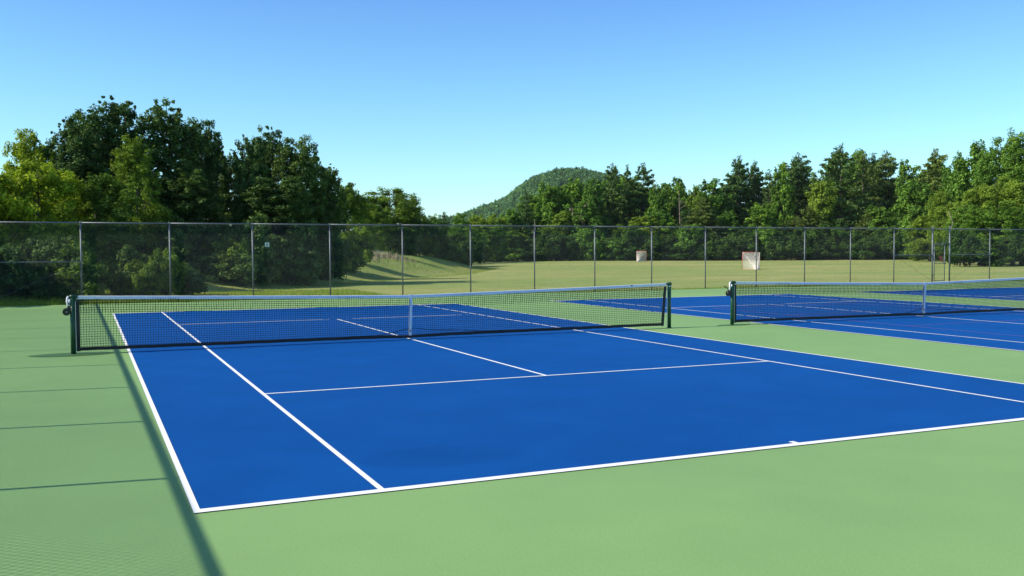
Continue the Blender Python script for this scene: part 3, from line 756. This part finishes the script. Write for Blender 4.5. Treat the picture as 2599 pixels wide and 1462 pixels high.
# ------------------------------------------------------------------ trees and shrubs
TREES = [  # kind, x, y, top z, crown width, label
 ('ny', -4.57, 27.89, 6.03, 4.31, 'broad yellow-green leafy tree at the far left behind the fence corner'),
 ('ny', -2.65, 28.12, 6.02, 4.06, 'low yellow-green leafy tree just behind the first fence bay'),
 ('ny', -1.58, 30.94, 5.51, 2.84, 'shorter yellowish tree between the bright left tree and the dark poplars'),
 ('ny', -3.16, 37.13, 8.57, 3.57, 'round-topped yellowish tree rising behind the yellow-green tree on the left'),
 ('nd', -0.92, 36.12, 9.15, 3.15, 'dark green poplar with a ragged shoulder left of the tallest one'),
 ('nd', 0.8, 37.54, 10.29, 4.37, 'tallest dark poplar, with two spiky tops, on the left'),
 ('nl', 1.67, 32.77, 7.66, 3.03, 'leafy mid-green tree in front of the tallest dark poplar'),
 ('nd', 3.61, 38.47, 10.26, 4.77, 'broad dark poplar just right of the tallest one'),
 ('nd', 5.75, 40.81, 9.81, 3.0, 'dark poplar whose crown steps down at the right end of the tall clump'),
 ('nl', -0.21, 29.22, 5.43, 3.51, 'small mid-green tree below the dark poplars, behind the second fence post'),
 ('nd', 8.02, 37.59, 8.48, 2.54, 'dark poplar first past the gap in the left clump'),
 ('nd', 9.78, 40.09, 9.34, 3.17, 'slender dark poplar with the highest tip right of the gap'),
 ('nd', 11.06, 38.42, 8.58, 3.12, 'dark poplar with a square shoulder second from the clump right end'),
 ('nd', 13.22, 40.74, 7.37, 2.77, 'lower dark poplar with a branch poking right over the shrubs'),
 ('nl', 16.27, 48.15, 6.67, 3.14, 'small green tree sloping down at the right end of the dark clump'),
 ('nl', 22.5, 67.3, 6.49, 2.96, 'lowest green tree at the tail of the dark clump'),
 ('ny', 29.9, 81.53, 9.02, 7.87, 'lone rounded bright green tree standing right of the dark clump'),
 ('nl', 26.09, 75.56, 6.67, 4.49, 'small tree leaning against the left side of the lone bright green tree'),
 ('nl', 32.94, 84.55, 7.2, 4.31, 'small dark tree hugging the right side of the lone bright tree'),
 ('nd', 4.35, 35.95, 6.27, 4.37, 'dark bushy tree filling in below the broad poplars'),
 ('nd', 9.1, 36.01, 5.97, 4.54, 'dark bushy tree filling the clump under the slender poplar'),
 ('nd', 7.38, 43.37, 8.35, 3.03, 'dark tree closing the gap between the two poplar clumps'),
 ('nd', 12.05, 39.08, 5.53, 3.9, 'dark low tree at the shaded foot of the right poplars'),
 ('fd', 49.17, 123.34, 7.62, 3.15, 'small distant tree just left of the wooded hill foot'),
 ('fp', 54.51, 131.91, 8.4, 3.36, 'small distant pine at the left foot of the wooded hill'),
 ('fd', 58.89, 135.43, 8.73, 4.16, 'rounded distant tree below the left slope of the hill'),
 ('fy', 63.31, 138.93, 8.71, 4.29, 'pale green distant tree below the left slope of the hill'),
 ('fy', 70.17, 146.82, 8.57, 5.3, 'olive distant tree under the middle of the hill slope'),
 ('fd', 75.33, 149.99, 9.67, 5.44, 'green distant tree in front of the steep hill side'),
 ('fp', 79.94, 153.41, 13.71, 4.39, 'narrow dark evergreen in front of the hill'),
 ('fd', 84.69, 153.47, 16.07, 6.46, 'tall rounded tree overlapping the hill left of its summit'),
 ('fd', 91.13, 154.97, 17.5, 7.42, 'large deciduous tree under the hill summit'),
 ('fd', 91.96, 148.01, 16.04, 5.59, 'green tree beside the bare dead trunk below the summit'),
 ('fp', 100.67, 155.07, 20.13, 5.89, 'pine with a forked top where the hill meets the tree line'),
 ('fp', 105.67, 157.21, 20.14, 4.29, 'pine with a single tip second from the hill'),
 ('fp', 107.73, 154.09, 20.29, 6.79, 'bushy pine with a ragged crown third from the hill'),
 ('fd', 106.19, 146.01, 16.12, 4.89, 'small tree at the right foot of the ragged pine'),
 ('fd', 112.94, 149.56, 17.05, 6.73, 'rounded tree beside the dip in the tree line'),
 ('fy', 114.05, 144.67, 14.76, 4.94, 'low tree in the lowest dip of the tree line'),
 ('fd', 119.02, 144.64, 16.53, 7.49, 'green tree on the slope up from the dip'),
 ('fp', 128.2, 148.19, 22.02, 6.89, 'dark pine first after the dip in the tree line'),
 ('fp', 133.2, 149.24, 21.43, 5.25, 'thin-tipped pine beside the dark pine after the dip'),
 ('fp', 130.97, 141.46, 18.73, 5.89, 'shorter pine between the two tall groups'),
 ('fp', 140.0, 142.9, 22.66, 8.62, 'broad dense pine left of the layered pine'),
 ('fd', 132.16, 138.74, 18.97, 4.99, 'green tree in front of the broad dense pine'),
 ('fy', 133.49, 129.36, 16.65, 5.59, 'olive tree in front of the layered pine'),
 ('fp', 140.91, 131.51, 23.41, 9.02, 'tall layered pine with drooping branches'),
 ('fq', 148.99, 133.37, 22.43, 6.73, 'olive-tinged pine right of the layered pine'),
 ('fq', 156.29, 134.48, 22.99, 7.72, 'wide olive pine before the notch in the tree line'),
 ('fd', 156.23, 127.93, 20.35, 5.83, 'green tree in the notch right of the olive pines'),
 ('fq', 138.28, 105.27, 19.65, 7.15, 'tawny-topped pine behind the gate'),
 ('fd', 131.35, 102.9, 14.63, 6.24, 'leafy tree left of the gate'),
 ('fd', 125.1, 89.25, 15.65, 5.04, 'leafy tree just right of the tawny-topped pine'),
 ('fd', 123.52, 84.47, 17.8, 5.49, 'dark tree sloping up to the right corner'),
 ('fd', 115.32, 73.89, 17.69, 6.1, 'tall leafy tree near the right edge'),
 ('fd', 115.0, 69.64, 17.84, 7.0, 'tallest leafy tree at the right edge'),
 ('fd', 119.42, 67.66, 17.6, 8.07, 'leafy tree just past the right edge'),
 ('fy', 103.26, 68.33, 9.74, 4.62, 'slender yellow-green tree right of the gate'),
 ('fy', 105.2, 66.37, 11.18, 5.09, 'yellow-green tree in front of the tall right trees'),
 ('fy', 106.64, 63.52, 10.52, 6.0, 'bright leafy tree at the foot of the right edge trees'),
 ('fy', 115.1, 82.76, 10.92, 4.71, 'pale leafy tree standing behind the gate'),
 ('fy', 40.14, 99.97, 4.45, 4.67, None),
 ('fd', 44.69, 107.46, 4.41, 4.96, None),
 ('fd', 48.46, 113.32, 4.4, 4.04, None),
 ('fd', 52.69, 119.6, 5.76, 4.24, None),
 ('fd', 56.75, 125.34, 5.86, 4.59, None),
 ('fd', 61.94, 132.33, 6.72, 6.11, None),
 ('fd', 66.13, 137.69, 7.0, 4.65, None),
 ('fd', 71.71, 144.52, 5.4, 7.04, None),
 ('fy', 75.94, 149.17, 6.25, 6.3, None),
 ('fd', 78.27, 148.5, 6.21, 7.13, None),
 ('fd', 80.8, 148.91, 6.43, 5.71, None),
 ('fd', 84.59, 151.71, 8.69, 6.9, None),
 ('fy', 84.49, 147.19, 9.26, 5.83, None),
 ('fd', 88.02, 149.06, 10.8, 7.42, None),
 ('fd', 88.95, 145.21, 12.13, 6.94, None),
 ('fd', 91.9, 146.07, 9.48, 6.82, None),
 ('fd', 95.78, 148.04, 7.66, 7.48, None),
 ('fy', 95.4, 142.18, 6.63, 5.67, None),
 ('fy', 98.61, 143.17, 6.88, 5.23, None),
 ('fy', 98.61, 138.25, 8.9, 5.86, None),
 ('fd', 101.31, 138.85, 10.2, 5.81, None),
 ('fd', 102.15, 136.52, 7.59, 5.74, None),
 ('fd', 107.48, 140.47, 6.07, 6.45, None),
 ('fp', 106.99, 135.92, 9.96, 5.64, None),
 ('fq', 108.67, 134.26, 11.84, 6.18, None),
 ('fq', 110.88, 133.12, 8.54, 5.34, None),
 ('fd', 114.78, 134.17, 9.43, 5.45, None),
 ('fp', 116.43, 132.25, 6.33, 6.53, None),
 ('fp', 119.57, 133.09, 7.85, 5.88, None),
 ('fd', 121.19, 131.85, 11.45, 7.06, None),
 ('fp', 121.56, 128.81, 6.62, 5.46, None),
 ('fp', 125.65, 130.29, 6.69, 5.98, None),
 ('fq', 129.54, 131.11, 8.53, 5.27, None),
 ('fq', 130.16, 128.7, 10.39, 6.29, None),
 ('fy', 133.29, 128.59, 6.13, 5.98, None),
 ('fp', 136.2, 128.88, 8.78, 5.81, None),
 ('fp', 135.89, 125.17, 8.01, 7.0, None),
 ('fq', 139.07, 125.54, 6.22, 6.13, None),
 ('fq', 138.28, 121.23, 9.13, 5.89, None),
 ('fd', 140.0, 120.16, 10.67, 5.88, None),
 ('fd', 143.29, 120.07, 7.47, 6.78, None),
 ('fp', 148.63, 122.59, 8.89, 7.44, None),
 ('fq', 148.98, 120.19, 10.36, 7.5, None),
 ('fp', 86.3, 170.09, 10.64, 9.5, None),
 ('fd', 90.13, 168.87, 14.9, 9.12, None),
 ('fd', 95.18, 169.41, 16.71, 10.55, None),
 ('fp', 96.72, 164.21, 16.32, 9.55, None),
 ('fd', 101.58, 165.69, 14.16, 7.95, None),
 ('fd', 106.19, 165.18, 17.43, 9.84, None),
 ('fd', 109.62, 163.25, 19.34, 8.77, None),
 ('fd', 115.26, 164.02, 16.68, 9.23, None),
 ('fp', 116.96, 159.57, 16.09, 8.99, None),
 ('fd', 123.38, 161.26, 14.04, 9.08, None),
 ('fd', 124.79, 156.74, 14.57, 10.44, None),
 ('fp', 127.82, 154.2, 15.36, 8.95, None),
 ('fp', 131.07, 152.21, 19.92, 9.81, None),
 ('fq', 135.42, 151.49, 19.36, 10.59, None),
 ('fp', 141.37, 153.57, 16.58, 8.98, None),
 ('fd', 141.7, 148.09, 20.67, 9.61, None),
 ('fd', 145.06, 146.99, 21.04, 9.02, None),
 ('fp', 148.43, 145.58, 18.12, 8.08, None),
 ('fd', 155.85, 147.76, 23.47, 9.51, None),
 ('fd', 156.91, 144.17, 23.55, 8.82, None),
 ('fp', 160.53, 142.25, 23.29, 8.99, None),
 ('fp', 165.48, 142.6, 22.22, 9.38, None),
 ('fq', 165.95, 138.65, 19.05, 9.15, None),
 ('fp', 170.73, 137.68, 19.48, 9.33, None),
 ('fd', 171.59, 133.14, 20.75, 9.91, None),
 ('fd', 179.32, 134.9, 20.08, 8.86, None),
 ('fy', 121.36, 90.92, 7.57, 7.06, None),
 ('fd', 123.87, 89.8, 7.3, 6.75, None),
 ('fd', 100.51, 66.89, 7.84, 4.99, None),
 ('fy', 103.44, 66.97, 8.04, 6.04, None),
 ('fd', 99.99, 61.85, 7.64, 5.97, None),
 ('fd', 107.37, 65.34, 7.73, 6.4, None),
 ('fd', 105.14, 61.25, 7.36, 5.59, None),
 ('fd', 108.42, 61.94, 7.23, 5.58, None),
 ('fd', 110.52, 61.71, 7.79, 5.65, None),
 ('fy', 110.98, 60.26, 6.43, 5.08, None),
 ('nl', -8.8, 19.9, 6.2, 4.5, 'off to the left of the fence corner, a leafy tree shading the court edge'),  # unseen trees from here on, added to cast shade behind the left fence
 ('nl', -12.5, 23.5, 8.5, 5.5, 'unseen leafy tree added for shade, second in the row left of the fence corner'),
 ('nd', -10.5, 27.5, 8.5, 5.5, 'unseen dark tree added for shade, third in the row left of the fence corner'),
 ('nd', -9.5, 33, 9.0, 6, 'unseen dark tree added for shade, fourth in the row left of the fence corner'),
 ('nl', -15, 20.5, 8.0, 6, 'unseen leafy tree added for shade, farthest left, away from the fence corner'),
]
SHRUBS = [  # x, y, height, width, kind
 (-5.52, 33.2, 3.43, 2.39, 's'),
 (-5.15, 32.77, 2.96, 2.61, 's'),
 (-4.72, 32.69, 2.04, 2.29, 's'),
 (-4.5, 34.16, 2.17, 3.57, 's'),
 (-4.09, 34.33, 2.51, 2.74, 's'),
 (-3.52, 30.05, 2.28, 3.0, 's'),
 (-3.47, 34.35, 2.61, 2.83, 's'),
 (-3.01, 32.34, 3.53, 2.35, 's'),
 (-2.65, 32.75, 2.37, 3.39, 's'),
 (-2.19, 32.2, 3.19, 3.25, 's'),
 (-1.94, 34.62, 2.58, 2.5, 's'),
 (-1.47, 31.96, 3.27, 2.61, 's'),
 (-1.03, 33.61, 3.19, 2.73, 's'),
 (-0.6, 32.13, 2.19, 3.08, 's'),
 (-0.14, 32.43, 1.67, 3.59, 's'),
 (0.19, 31.75, 1.73, 2.25, 's'),
 (0.53, 32.02, 2.58, 3.51, 's'),
 (0.98, 33.01, 2.45, 2.62, 's'),
 (1.58, 36.06, 2.25, 2.85, 's'),
 (1.9, 34.95, 1.74, 3.42, 's'),
 (2.36, 34.31, 2.7, 2.35, 's'),
 (2.94, 35.9, 2.94, 2.25, 's'),
 (3.32, 34.2, 3.1, 2.64, 's'),
 (3.53, 32.51, 2.51, 3.39, 's'),
 (4.19, 35.89, 2.25, 2.84, 's'),
 (4.65, 36.61, 1.67, 3.2, 's'),
 (4.93, 34.71, 2.84, 3.48, 's'),
 (5.38, 34.5, 1.97, 2.71, 's'),
 (5.89, 35.72, 2.54, 3.29, 's'),
 (5.79, 31.8, 1.69, 3.05, 's'),
 (6.25, 31.77, 2.52, 2.83, 's'),
 (6.6, 31.0, 1.67, 3.37, 's'),
 (7.32, 32.5, 3.48, 3.2, 's'),
 (7.96, 33.98, 1.78, 2.86, 's'),
 (8.46, 34.02, 2.59, 3.29, 's'),
 (9.1, 35.47, 2.49, 3.1, 's'),
 (9.91, 36.82, 1.99, 3.17, 's'),
 (9.89, 34.1, 2.07, 3.5, 's'),
 (10.57, 34.81, 3.57, 2.43, 's'),
 (11.96, 39.42, 2.85, 2.82, 's'),
 (12.59, 39.97, 3.14, 2.93, 's'),
 (13.02, 39.86, 3.11, 3.16, 's'),
 (15.29, 46.62, 2.71, 2.39, 's'),
 (16.15, 47.63, 2.13, 2.76, 's'),
 (16.83, 48.24, 2.54, 3.18, 's'),
 (18.66, 52.35, 2.93, 2.59, 's'),
 (29.68, 77.24, 3.0, 5.0, 's'),
 (31.49, 79.82, 3.91, 5.0, 's'),
 (33.35, 82.37, 4.09, 5.0, 's'),
 (35.26, 84.91, 4.27, 5.0, 's'),
 (37.23, 87.42, 4.27, 5.0, 's'),
 (39.24, 89.9, 2.64, 5.0, 's'),
 (41.31, 92.37, 4.04, 5.0, 's'),
 (43.43, 94.81, 3.26, 5.0, 's'),
 (45.61, 97.22, 4.04, 5.0, 's'),
 (65.6, 145.58, 3.79, 9.76, 's'),
 (68.08, 147.38, 6.18, 8.62, 's'),
 (70.26, 148.11, 3.7, 9.25, 't'),
 (70.84, 145.34, 3.88, 6.55, 't'),
 (72.29, 144.46, 2.79, 9.06, 's'),
 (72.89, 142.64, 3.09, 7.43, 't'),
 (75.99, 144.95, 3.54, 7.72, 't'),
 (76.62, 142.99, 3.23, 8.48, 's'),
 (77.5, 140.87, 4.89, 6.68, 's'),
 (81.16, 144.77, 6.08, 6.47, 't'),
 (80.66, 140.32, 5.18, 6.69, 's'),
 (84.22, 143.39, 4.9, 9.88, 's'),
 (85.12, 142.18, 4.39, 6.21, 's'),
 (85.65, 140.38, 4.67, 9.53, 't'),
 (85.98, 137.76, 6.2, 7.21, 't'),
 (89.3, 140.11, 4.15, 9.24, 's'),
 (89.67, 137.42, 3.14, 9.33, 't'),
 (90.1, 135.2, 4.29, 9.01, 't'),
 (92.08, 135.0, 6.09, 7.3, 't'),
 (95.06, 136.46, 6.1, 7.51, 's'),
 (96.24, 135.81, 5.29, 9.25, 's'),
 (95.71, 132.24, 3.9, 7.53, 't'),
 (99.36, 134.97, 4.52, 9.15, 's'),
 (101.2, 134.86, 4.13, 8.37, 's'),
 (100.09, 130.61, 2.89, 7.42, 't'),
 (104.35, 134.3, 3.74, 8.86, 's'),
 (102.63, 129.54, 6.83, 7.2, 't'),
 (106.81, 132.59, 5.82, 8.44, 's'),
 (105.59, 128.23, 3.04, 7.37, 't'),
 (106.64, 127.18, 4.26, 6.71, 's'),
 (110.54, 129.44, 4.24, 6.44, 't'),
 (109.94, 126.33, 3.82, 9.19, 's'),
 (111.84, 125.92, 5.35, 9.07, 's'),
 (114.91, 127.19, 5.32, 8.56, 't'),
 (115.75, 125.86, 4.88, 9.62, 't'),
 (115.81, 123.59, 6.5, 7.32, 't'),
 (117.11, 123.22, 5.03, 8.41, 's'),
 (119.35, 123.59, 2.96, 9.15, 't'),
 (119.84, 121.63, 4.68, 9.34, 's'),
 (124.42, 124.77, 5.4, 9.71, 's'),
 (125.12, 122.91, 6.09, 9.36, 's'),
 (124.47, 120.18, 2.92, 6.61, 's'),
 (127.16, 120.84, 3.95, 9.08, 's'),
 (130.81, 122.38, 6.81, 8.5, 's'),
 (131.73, 121.25, 3.38, 7.3, 's'),
 (132.58, 119.99, 5.84, 6.34, 't'),
 (133.32, 118.24, 2.53, 9.92, 't'),
 (132.48, 115.57, 4.21, 7.37, 's'),
 (138.16, 119.17, 5.71, 6.06, 't'),
 (139.05, 117.54, 3.38, 7.37, 's'),
 (139.22, 115.81, 5.64, 9.16, 's'),
 (139.8, 114.48, 6.32, 8.08, 's'),
 (144.17, 116.79, 3.72, 8.88, 's'),
 (127.04, 99.34, 2.74, 5.43, 's'),
 (129.48, 98.25, 3.85, 5.16, 's'),
 (131.87, 97.18, 2.73, 5.07, 's'),
 (90.35, 58.79, 4.41, 5.08, 's'),
 (92.19, 59.05, 3.65, 5.15, 's'),
 (92.86, 57.88, 3.05, 6.92, 's'),
 (95.61, 58.48, 2.71, 4.84, 's'),
 (98.03, 58.33, 3.77, 4.16, 's'),
 (99.65, 58.01, 3.59, 5.78, 's'),
 (100.8, 56.91, 4.09, 4.11, 's'),
 (102.29, 56.78, 3.53, 6.62, 's'),
 (104.43, 56.47, 3.45, 7.0, 's'),
 (2.2, 21.75, 2.02, 2.11, 's'),
 (2.94, 23.87, 1.28, 2.11, 's'),
 (-3.51, 21.33, 1.37, 2.4, 's'),
 (-4.87, 20.67, 1.59, 1.69, 's'),
 (-2.49, 22.27, 2.15, 1.84, 's'),
 (-5.83, 22.12, 2.25, 2.32, 's'),
 (-4.75, 20.82, 2.2, 2.73, 's'),
 (-5.71, 20.71, 1.56, 1.92, 's'),
 (0.94, 21.8, 2.01, 1.78, 's'),
 (-1.23, 22.44, 1.91, 1.71, 's'),
 (-4.98, 21.72, 1.49, 2.04, 's'),
 (-1.61, 21.58, 2.26, 1.89, 's'),
 (-0.77, 20.96, 1.71, 2.48, 's'),
 (-4.77, 21.36, 1.92, 1.61, 's'),
 (1.09, 21.95, 1.66, 2.33, 's'),
 (1.29, 21.23, 1.65, 1.65, 's'),
 (-2.45, 21.06, 1.03, 1.96, 's'),
 (-1.86, 21.74, 2.2, 2.04, 's'),
 (-1.12, 21.87, 2.22, 2.74, 's'),
 (3.09, 22.4, 1.22, 2.72, 's'),
 (-5.29, 21.29, 1.96, 2.23, 's'),
 (-2.42, 22.33, 1.39, 2.26, 's'),
 (1.63, 21.53, 1.46, 2.19, 's'),
 (-0.79, 20.83, 1.59, 1.67, 's'),
 (-5.19, 21.05, 1.19, 2.76, 's'),
 (-3.58, 20.91, 2.02, 2.49, 's'),
 (-9, 22.5, 4, 4, 's'),  # last shrubs stand out of view, added to cast shade from the left
 (-6, 24, 3, 4, 's'),
 (-12, 24, 6, 5, 's'),
 (-14, 20, 5.0, 4, 's'),
]
def spot(x, y, nearc, what):
    an = math.degrees(math.atan2(x - CAM.x, y - CAM.y))      # bearing from the courts
    if nearc:
        return 'shaded shrubs beneath the yellow-green trees by the fence corner' if an < 3.5 else \
               'shaded shrubs beneath the dark poplars left of the number plate' if an < 8.6 else 'shaded shrubs beneath the poplars right of the number plate'
    return (what + 's at the foot of the grassy bank') if an < 21.8 else (what + 's below the hill, left of the farther goal') if an < 31.9 else \
           (what + 's behind the field between the two goals') if an < 38.0 else (what + 's behind the field between the nearer goal and the gate') if an < 46.9 else (what + 's right of the gate')
for i, (kd, x, y, top, w, lab) in enumerate(TREES):
    near = kd in ('nd', 'nl', 'ny')
    if lab: place(kd, x, y, top, w, NAME[kd], lab, 'tree', 'trees of the left clump' if near else 'trees of the far tree line', i)
    else:
        pine = kd in ('fp', 'fq')
        place(kd, x, y, top, w, NAME[kd], 'one of the ' + spot(x, y, False, 'lower pine' if pine else 'lower leafy tree'),
              'tree', spot(x, y, False, 'lower pine' if pine else 'lower leafy tree'), i)
for i, (x, y, h, w, kd) in enumerate(SHRUBS):
    nearc = y < 75 and x < 22
    M['leaf_s'] = M['leaf_nd' if i % 3 else 'leaf_nl'] if nearc else M['leaf_edge']; M['leaf_t'] = M['leaf_fd'] if i % 3 == 0 else M['leaf_edge']  # shrubs under the left trees mostly take darker leaves, painting in their shade
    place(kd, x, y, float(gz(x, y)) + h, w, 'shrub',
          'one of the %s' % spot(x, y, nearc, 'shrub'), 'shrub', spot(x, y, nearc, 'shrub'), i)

# dead trees and pale stems
def snag(x, y, top, label, r=.16, bark='bark_dead', nb=7, spread=.35, name='dead_tree'):
    rg = random.Random(int(x * 10)); z = float(gz(x, y)); H = top - z
    root = empty(name, (x, y, z)); tag(root, label, 'tree')
    mb = MB(); pts = [(rg.uniform(-.04, .04) * H * t, rg.uniform(-.04, .04) * H * t, H * t - .2 * (t == 0)) for t in (0, .2, .4, .6, .8, 1.0)]
    mb.tube(pts, [r, r * .85, r * .7, r * .5, r * .35, .03], 8); mb.build('trunk', M[bark], root, True)
    for k in range(nb):
        t = rg.uniform(.35, .95); a = rg.uniform(0, 6.28); L = H * spread * rg.uniform(.4, 1) * (1.1 - t)
        p = Vector((0, 0, H * t)); q = p + Vector((math.cos(a) * L, math.sin(a) * L, L * rg.uniform(.1, .9)))
        q2 = q + Vector((rg.uniform(-1, 1), rg.uniform(-1, 1), rg.uniform(0, 1))) * L * .4
        mb = MB(); mb.tube([p, q, q2], [r * .35, r * .2, .015], 5, False); mb.build('branch', M[bark], root, True)
    return root
snag(88.58, 145.14, 11.2, 'bare pale dead tree with tangled branches below the hill summit', .26, nb=16, spread=.6)
snag(86.1, 146.2, 10.2, 'pinkish dead tree beside the tangled dead tree', .22, nb=16, spread=.6)
snag(108.9, 142.3, 13.6, 'tall bare whitish trunk in the dip of the far tree line', .17, nb=14, spread=.28)
snag(106.36, 147.0, 16.6, 'thin bare trunk rising beside the ragged pine', .2, nb=8, spread=.2)
snag(77.07, 143.7, 7.4, 'short pale broken trunk behind the fence post left of the first goal', .22, nb=3)
snag(92.2, 61.8, 6.2, 'slender leaning pale trunk just right of the gate', .09, nb=2)
snag(6.3, 33.2, 3.0, 'white-barked twin stem in front of the dark poplars, left of a fence post', .07, 'bark_pale', 3, .3, 'birch_tree')
snag(7.2, 33.4, 3.3, 'second white-barked stem near the number plate', .06, 'bark_pale', 3, .3, 'birch_tree')

# ------------------------------------------------------------------ wooded hill
FWv = np.array([0.409143, 0.911580]) / math.hypot(0.409143, 0.911580); RTv = np.array([FWv[1], -FWv[0]])
hl = np.array([-520, -260, -150, -114, -62, -35, -8, 11.0, 30, 60, 82.8, 115.5, 148.2, 191.9, 257.4, 400, 700.])
hh = np.array([0, 8, 27, 36, 44, 54, 68, 84, 97, 102, 104, 102, 97, 70, 40, 12, 0.])
def hill_h(lat, dep):
    p = np.interp(lat, hl, hh)
    rise = sstep((dep - 960) / 340.0) ; fall = 1 - sstep((dep - 1320) / 500.0)
    return p * rise * fall + 3.5 * np.sin(lat * .05 + dep * .013) * np.sin(dep * .031) * rise * (p > 5)
la = np.linspace(-520, 700, 123); de = np.linspace(930, 1850, 93)
LA, DE = np.meshgrid(la, de, indexing='ij')
HX = CAM.x + FWv[0] * DE + RTv[0] * LA; HY = CAM.y + FWv[1] * DE + RTv[1] * LA
HZ = hill_h(LA, DE) - 1.0
I = np.arange(LA.size).reshape(LA.shape)
Fc = np.stack([I[:-1, :-1], I[:-1, 1:], I[1:, 1:], I[1:, :-1]], -1).reshape(-1, 4)
mh = plain('forest_floor', (0.03, 0.05, 0.02), 0.95, var=.3, scale=.05)
hill = mesh_obj('hill', np_mesh('hill', np.stack([HX, HY, HZ], -1).reshape(-1, 3), Fc[:, ::-1], mh, smooth=True)); tag(hill, kind='structure')
n = 9000
lat = RNG.uniform(-240, 300, n); dep = 960 + 400 * RNG.uniform(0, 1, n) ** .8
hz = hill_h(lat, dep); keep = hz > 3; lat, dep, hz = lat[keep], dep[keep], hz[keep]; n = len(lat)
cx = CAM.x + FWv[0] * dep + RTv[0] * lat; cy = CAM.y + FWv[1] * dep + RTv[1] * lat
wd = RNG.uniform(2.2, 4.0, n); ht = RNG.uniform(5, 8.5, n); conif = RNG.random(n) < .25; wd[conif] *= .6; ht[conif] *= 1.2
per = 46
d = RNG.normal(size=(n, per, 3)); d /= np.linalg.norm(d, axis=2)[:, :, None]
rad = RNG.uniform(.6, 1.05, (n, per, 1))
cen = np.stack([cx, cy, hz + ht * .45], -1)[:, None, :] + d * rad * np.stack([wd, wd, ht * .55], -1)[:, None, :]
tone = np.clip(RNG.normal(.45, .14, (n, per)) + RNG.normal(0, .2, (n, 1)) - conif[:, None] * .3, 0, 1)
v, f, t = quads(cen.reshape(-1, 3), (d * 1.2 + np.array([0, 0, .3])).reshape(-1, 3), 1.7, .8, tone.ravel())
tag(mesh_obj('hillside_forest', np_mesh('hillside_forest', v, f, M['leaf_hill'], t)), 'dense green forest covering the distant hill', 'forest', kind='stuff')

# ------------------------------------------------------------------ grass tufts by the fence and on the bank
def blades(n, xs, ys, hts, w):
    a = RNG.uniform(0, 6.28, n); z = gz(xs, ys) - .02
    dx, dy = np.cos(a) * w / 2, np.sin(a) * w / 2; lx = RNG.normal(0, .35, n) * hts; ly = RNG.normal(0, .35, n) * hts
    v = np.stack([np.stack([xs - dx, ys - dy, z], -1), np.stack([xs + dx, ys + dy, z], -1), np.stack([xs + lx, ys + ly, z + hts], -1)], 1).reshape(-1, 3)
    return v
sets = []
n = 60000; ys = 17.8 + 9 * RNG.random(n) ** 1.5; xs_ = RNG.uniform(-12, 11, n)
sets.append(blades(n, xs_, ys, RNG.uniform(.05, .22, n) * np.where(ys < 18.9, .9, 1) * np.where(xs_ < 3, 1.2, .7), .022))
n = 30000; xs_ = RNG.uniform(8, 60, n); ys = 17.8 + 1.3 * RNG.random(n) ** 1.4
sets.append(blades(n, xs_, ys, RNG.uniform(.03, .13, n), .02))
n = 60000; ys = RNG.uniform(26, 95, n); xs_ = np.interp(ys, TOE_Y, TOE_X) - RNG.uniform(-1, 16, n)
sets.append(blades(n, xs_, ys, RNG.uniform(.03, .11, n), .04))
v = np.concatenate(sets); f = np.arange(len(v)).reshape(-1, 3)
xc_ = v[::3, 0] * .35 + v[::3, 1] * .21
tag(mesh_obj('grass', np_mesh('grass', v, f, M['grass_blade'], np.clip(RNG.normal(.45, .22, len(f)) + .12 * np.sin(xc_), 0, 1))), 'uneven green grass at the fence foot and on the bank', 'grass', kind='stuff')
# tan tall weeds on the bank crest
n = 2500; k = RNG.integers(0, 3, n); px = np.array([18.5, 20.5, 23.5])[k] + RNG.normal(0, 1.4, n); py_ = np.array([57, 60, 64.])[k] + RNG.normal(0, .8, n)
v = blades(n, px, py_, RNG.uniform(.25, .7, n), .05)
tag(mesh_obj('tall_weeds', np_mesh('tall_weeds', v, np.arange(len(v)).reshape(-1, 3), plain('dry_weed_stems', (.30, .25, .15), .9))), 'dry tan weeds on the bank crest', 'weeds', kind='stuff')

# ------------------------------------------------------------------ thin summer haze round the whole place
mb = MB(); mb.box(-5020, 5020, -3020, 6020, -3.0, 128.0)
hz_m = bpy.data.materials.new('haze_air'); hz_m.use_nodes = True; nt = hz_m.node_tree; nt.nodes.clear()
ho = nt.nodes.new('ShaderNodeOutputMaterial'); vp = nt.nodes.new('ShaderNodeVolumePrincipled')
vp.inputs['Color'].default_value = (0.86, 0.93, 1.0, 1); vp.inputs['Density'].default_value = 0.00004
nt.links.new(vp.outputs[0], ho.inputs['Volume'])
tag(mb.build('haze', hz_m), 'thin pale haze between the courts and the distant hill', 'haze', kind='stuff')
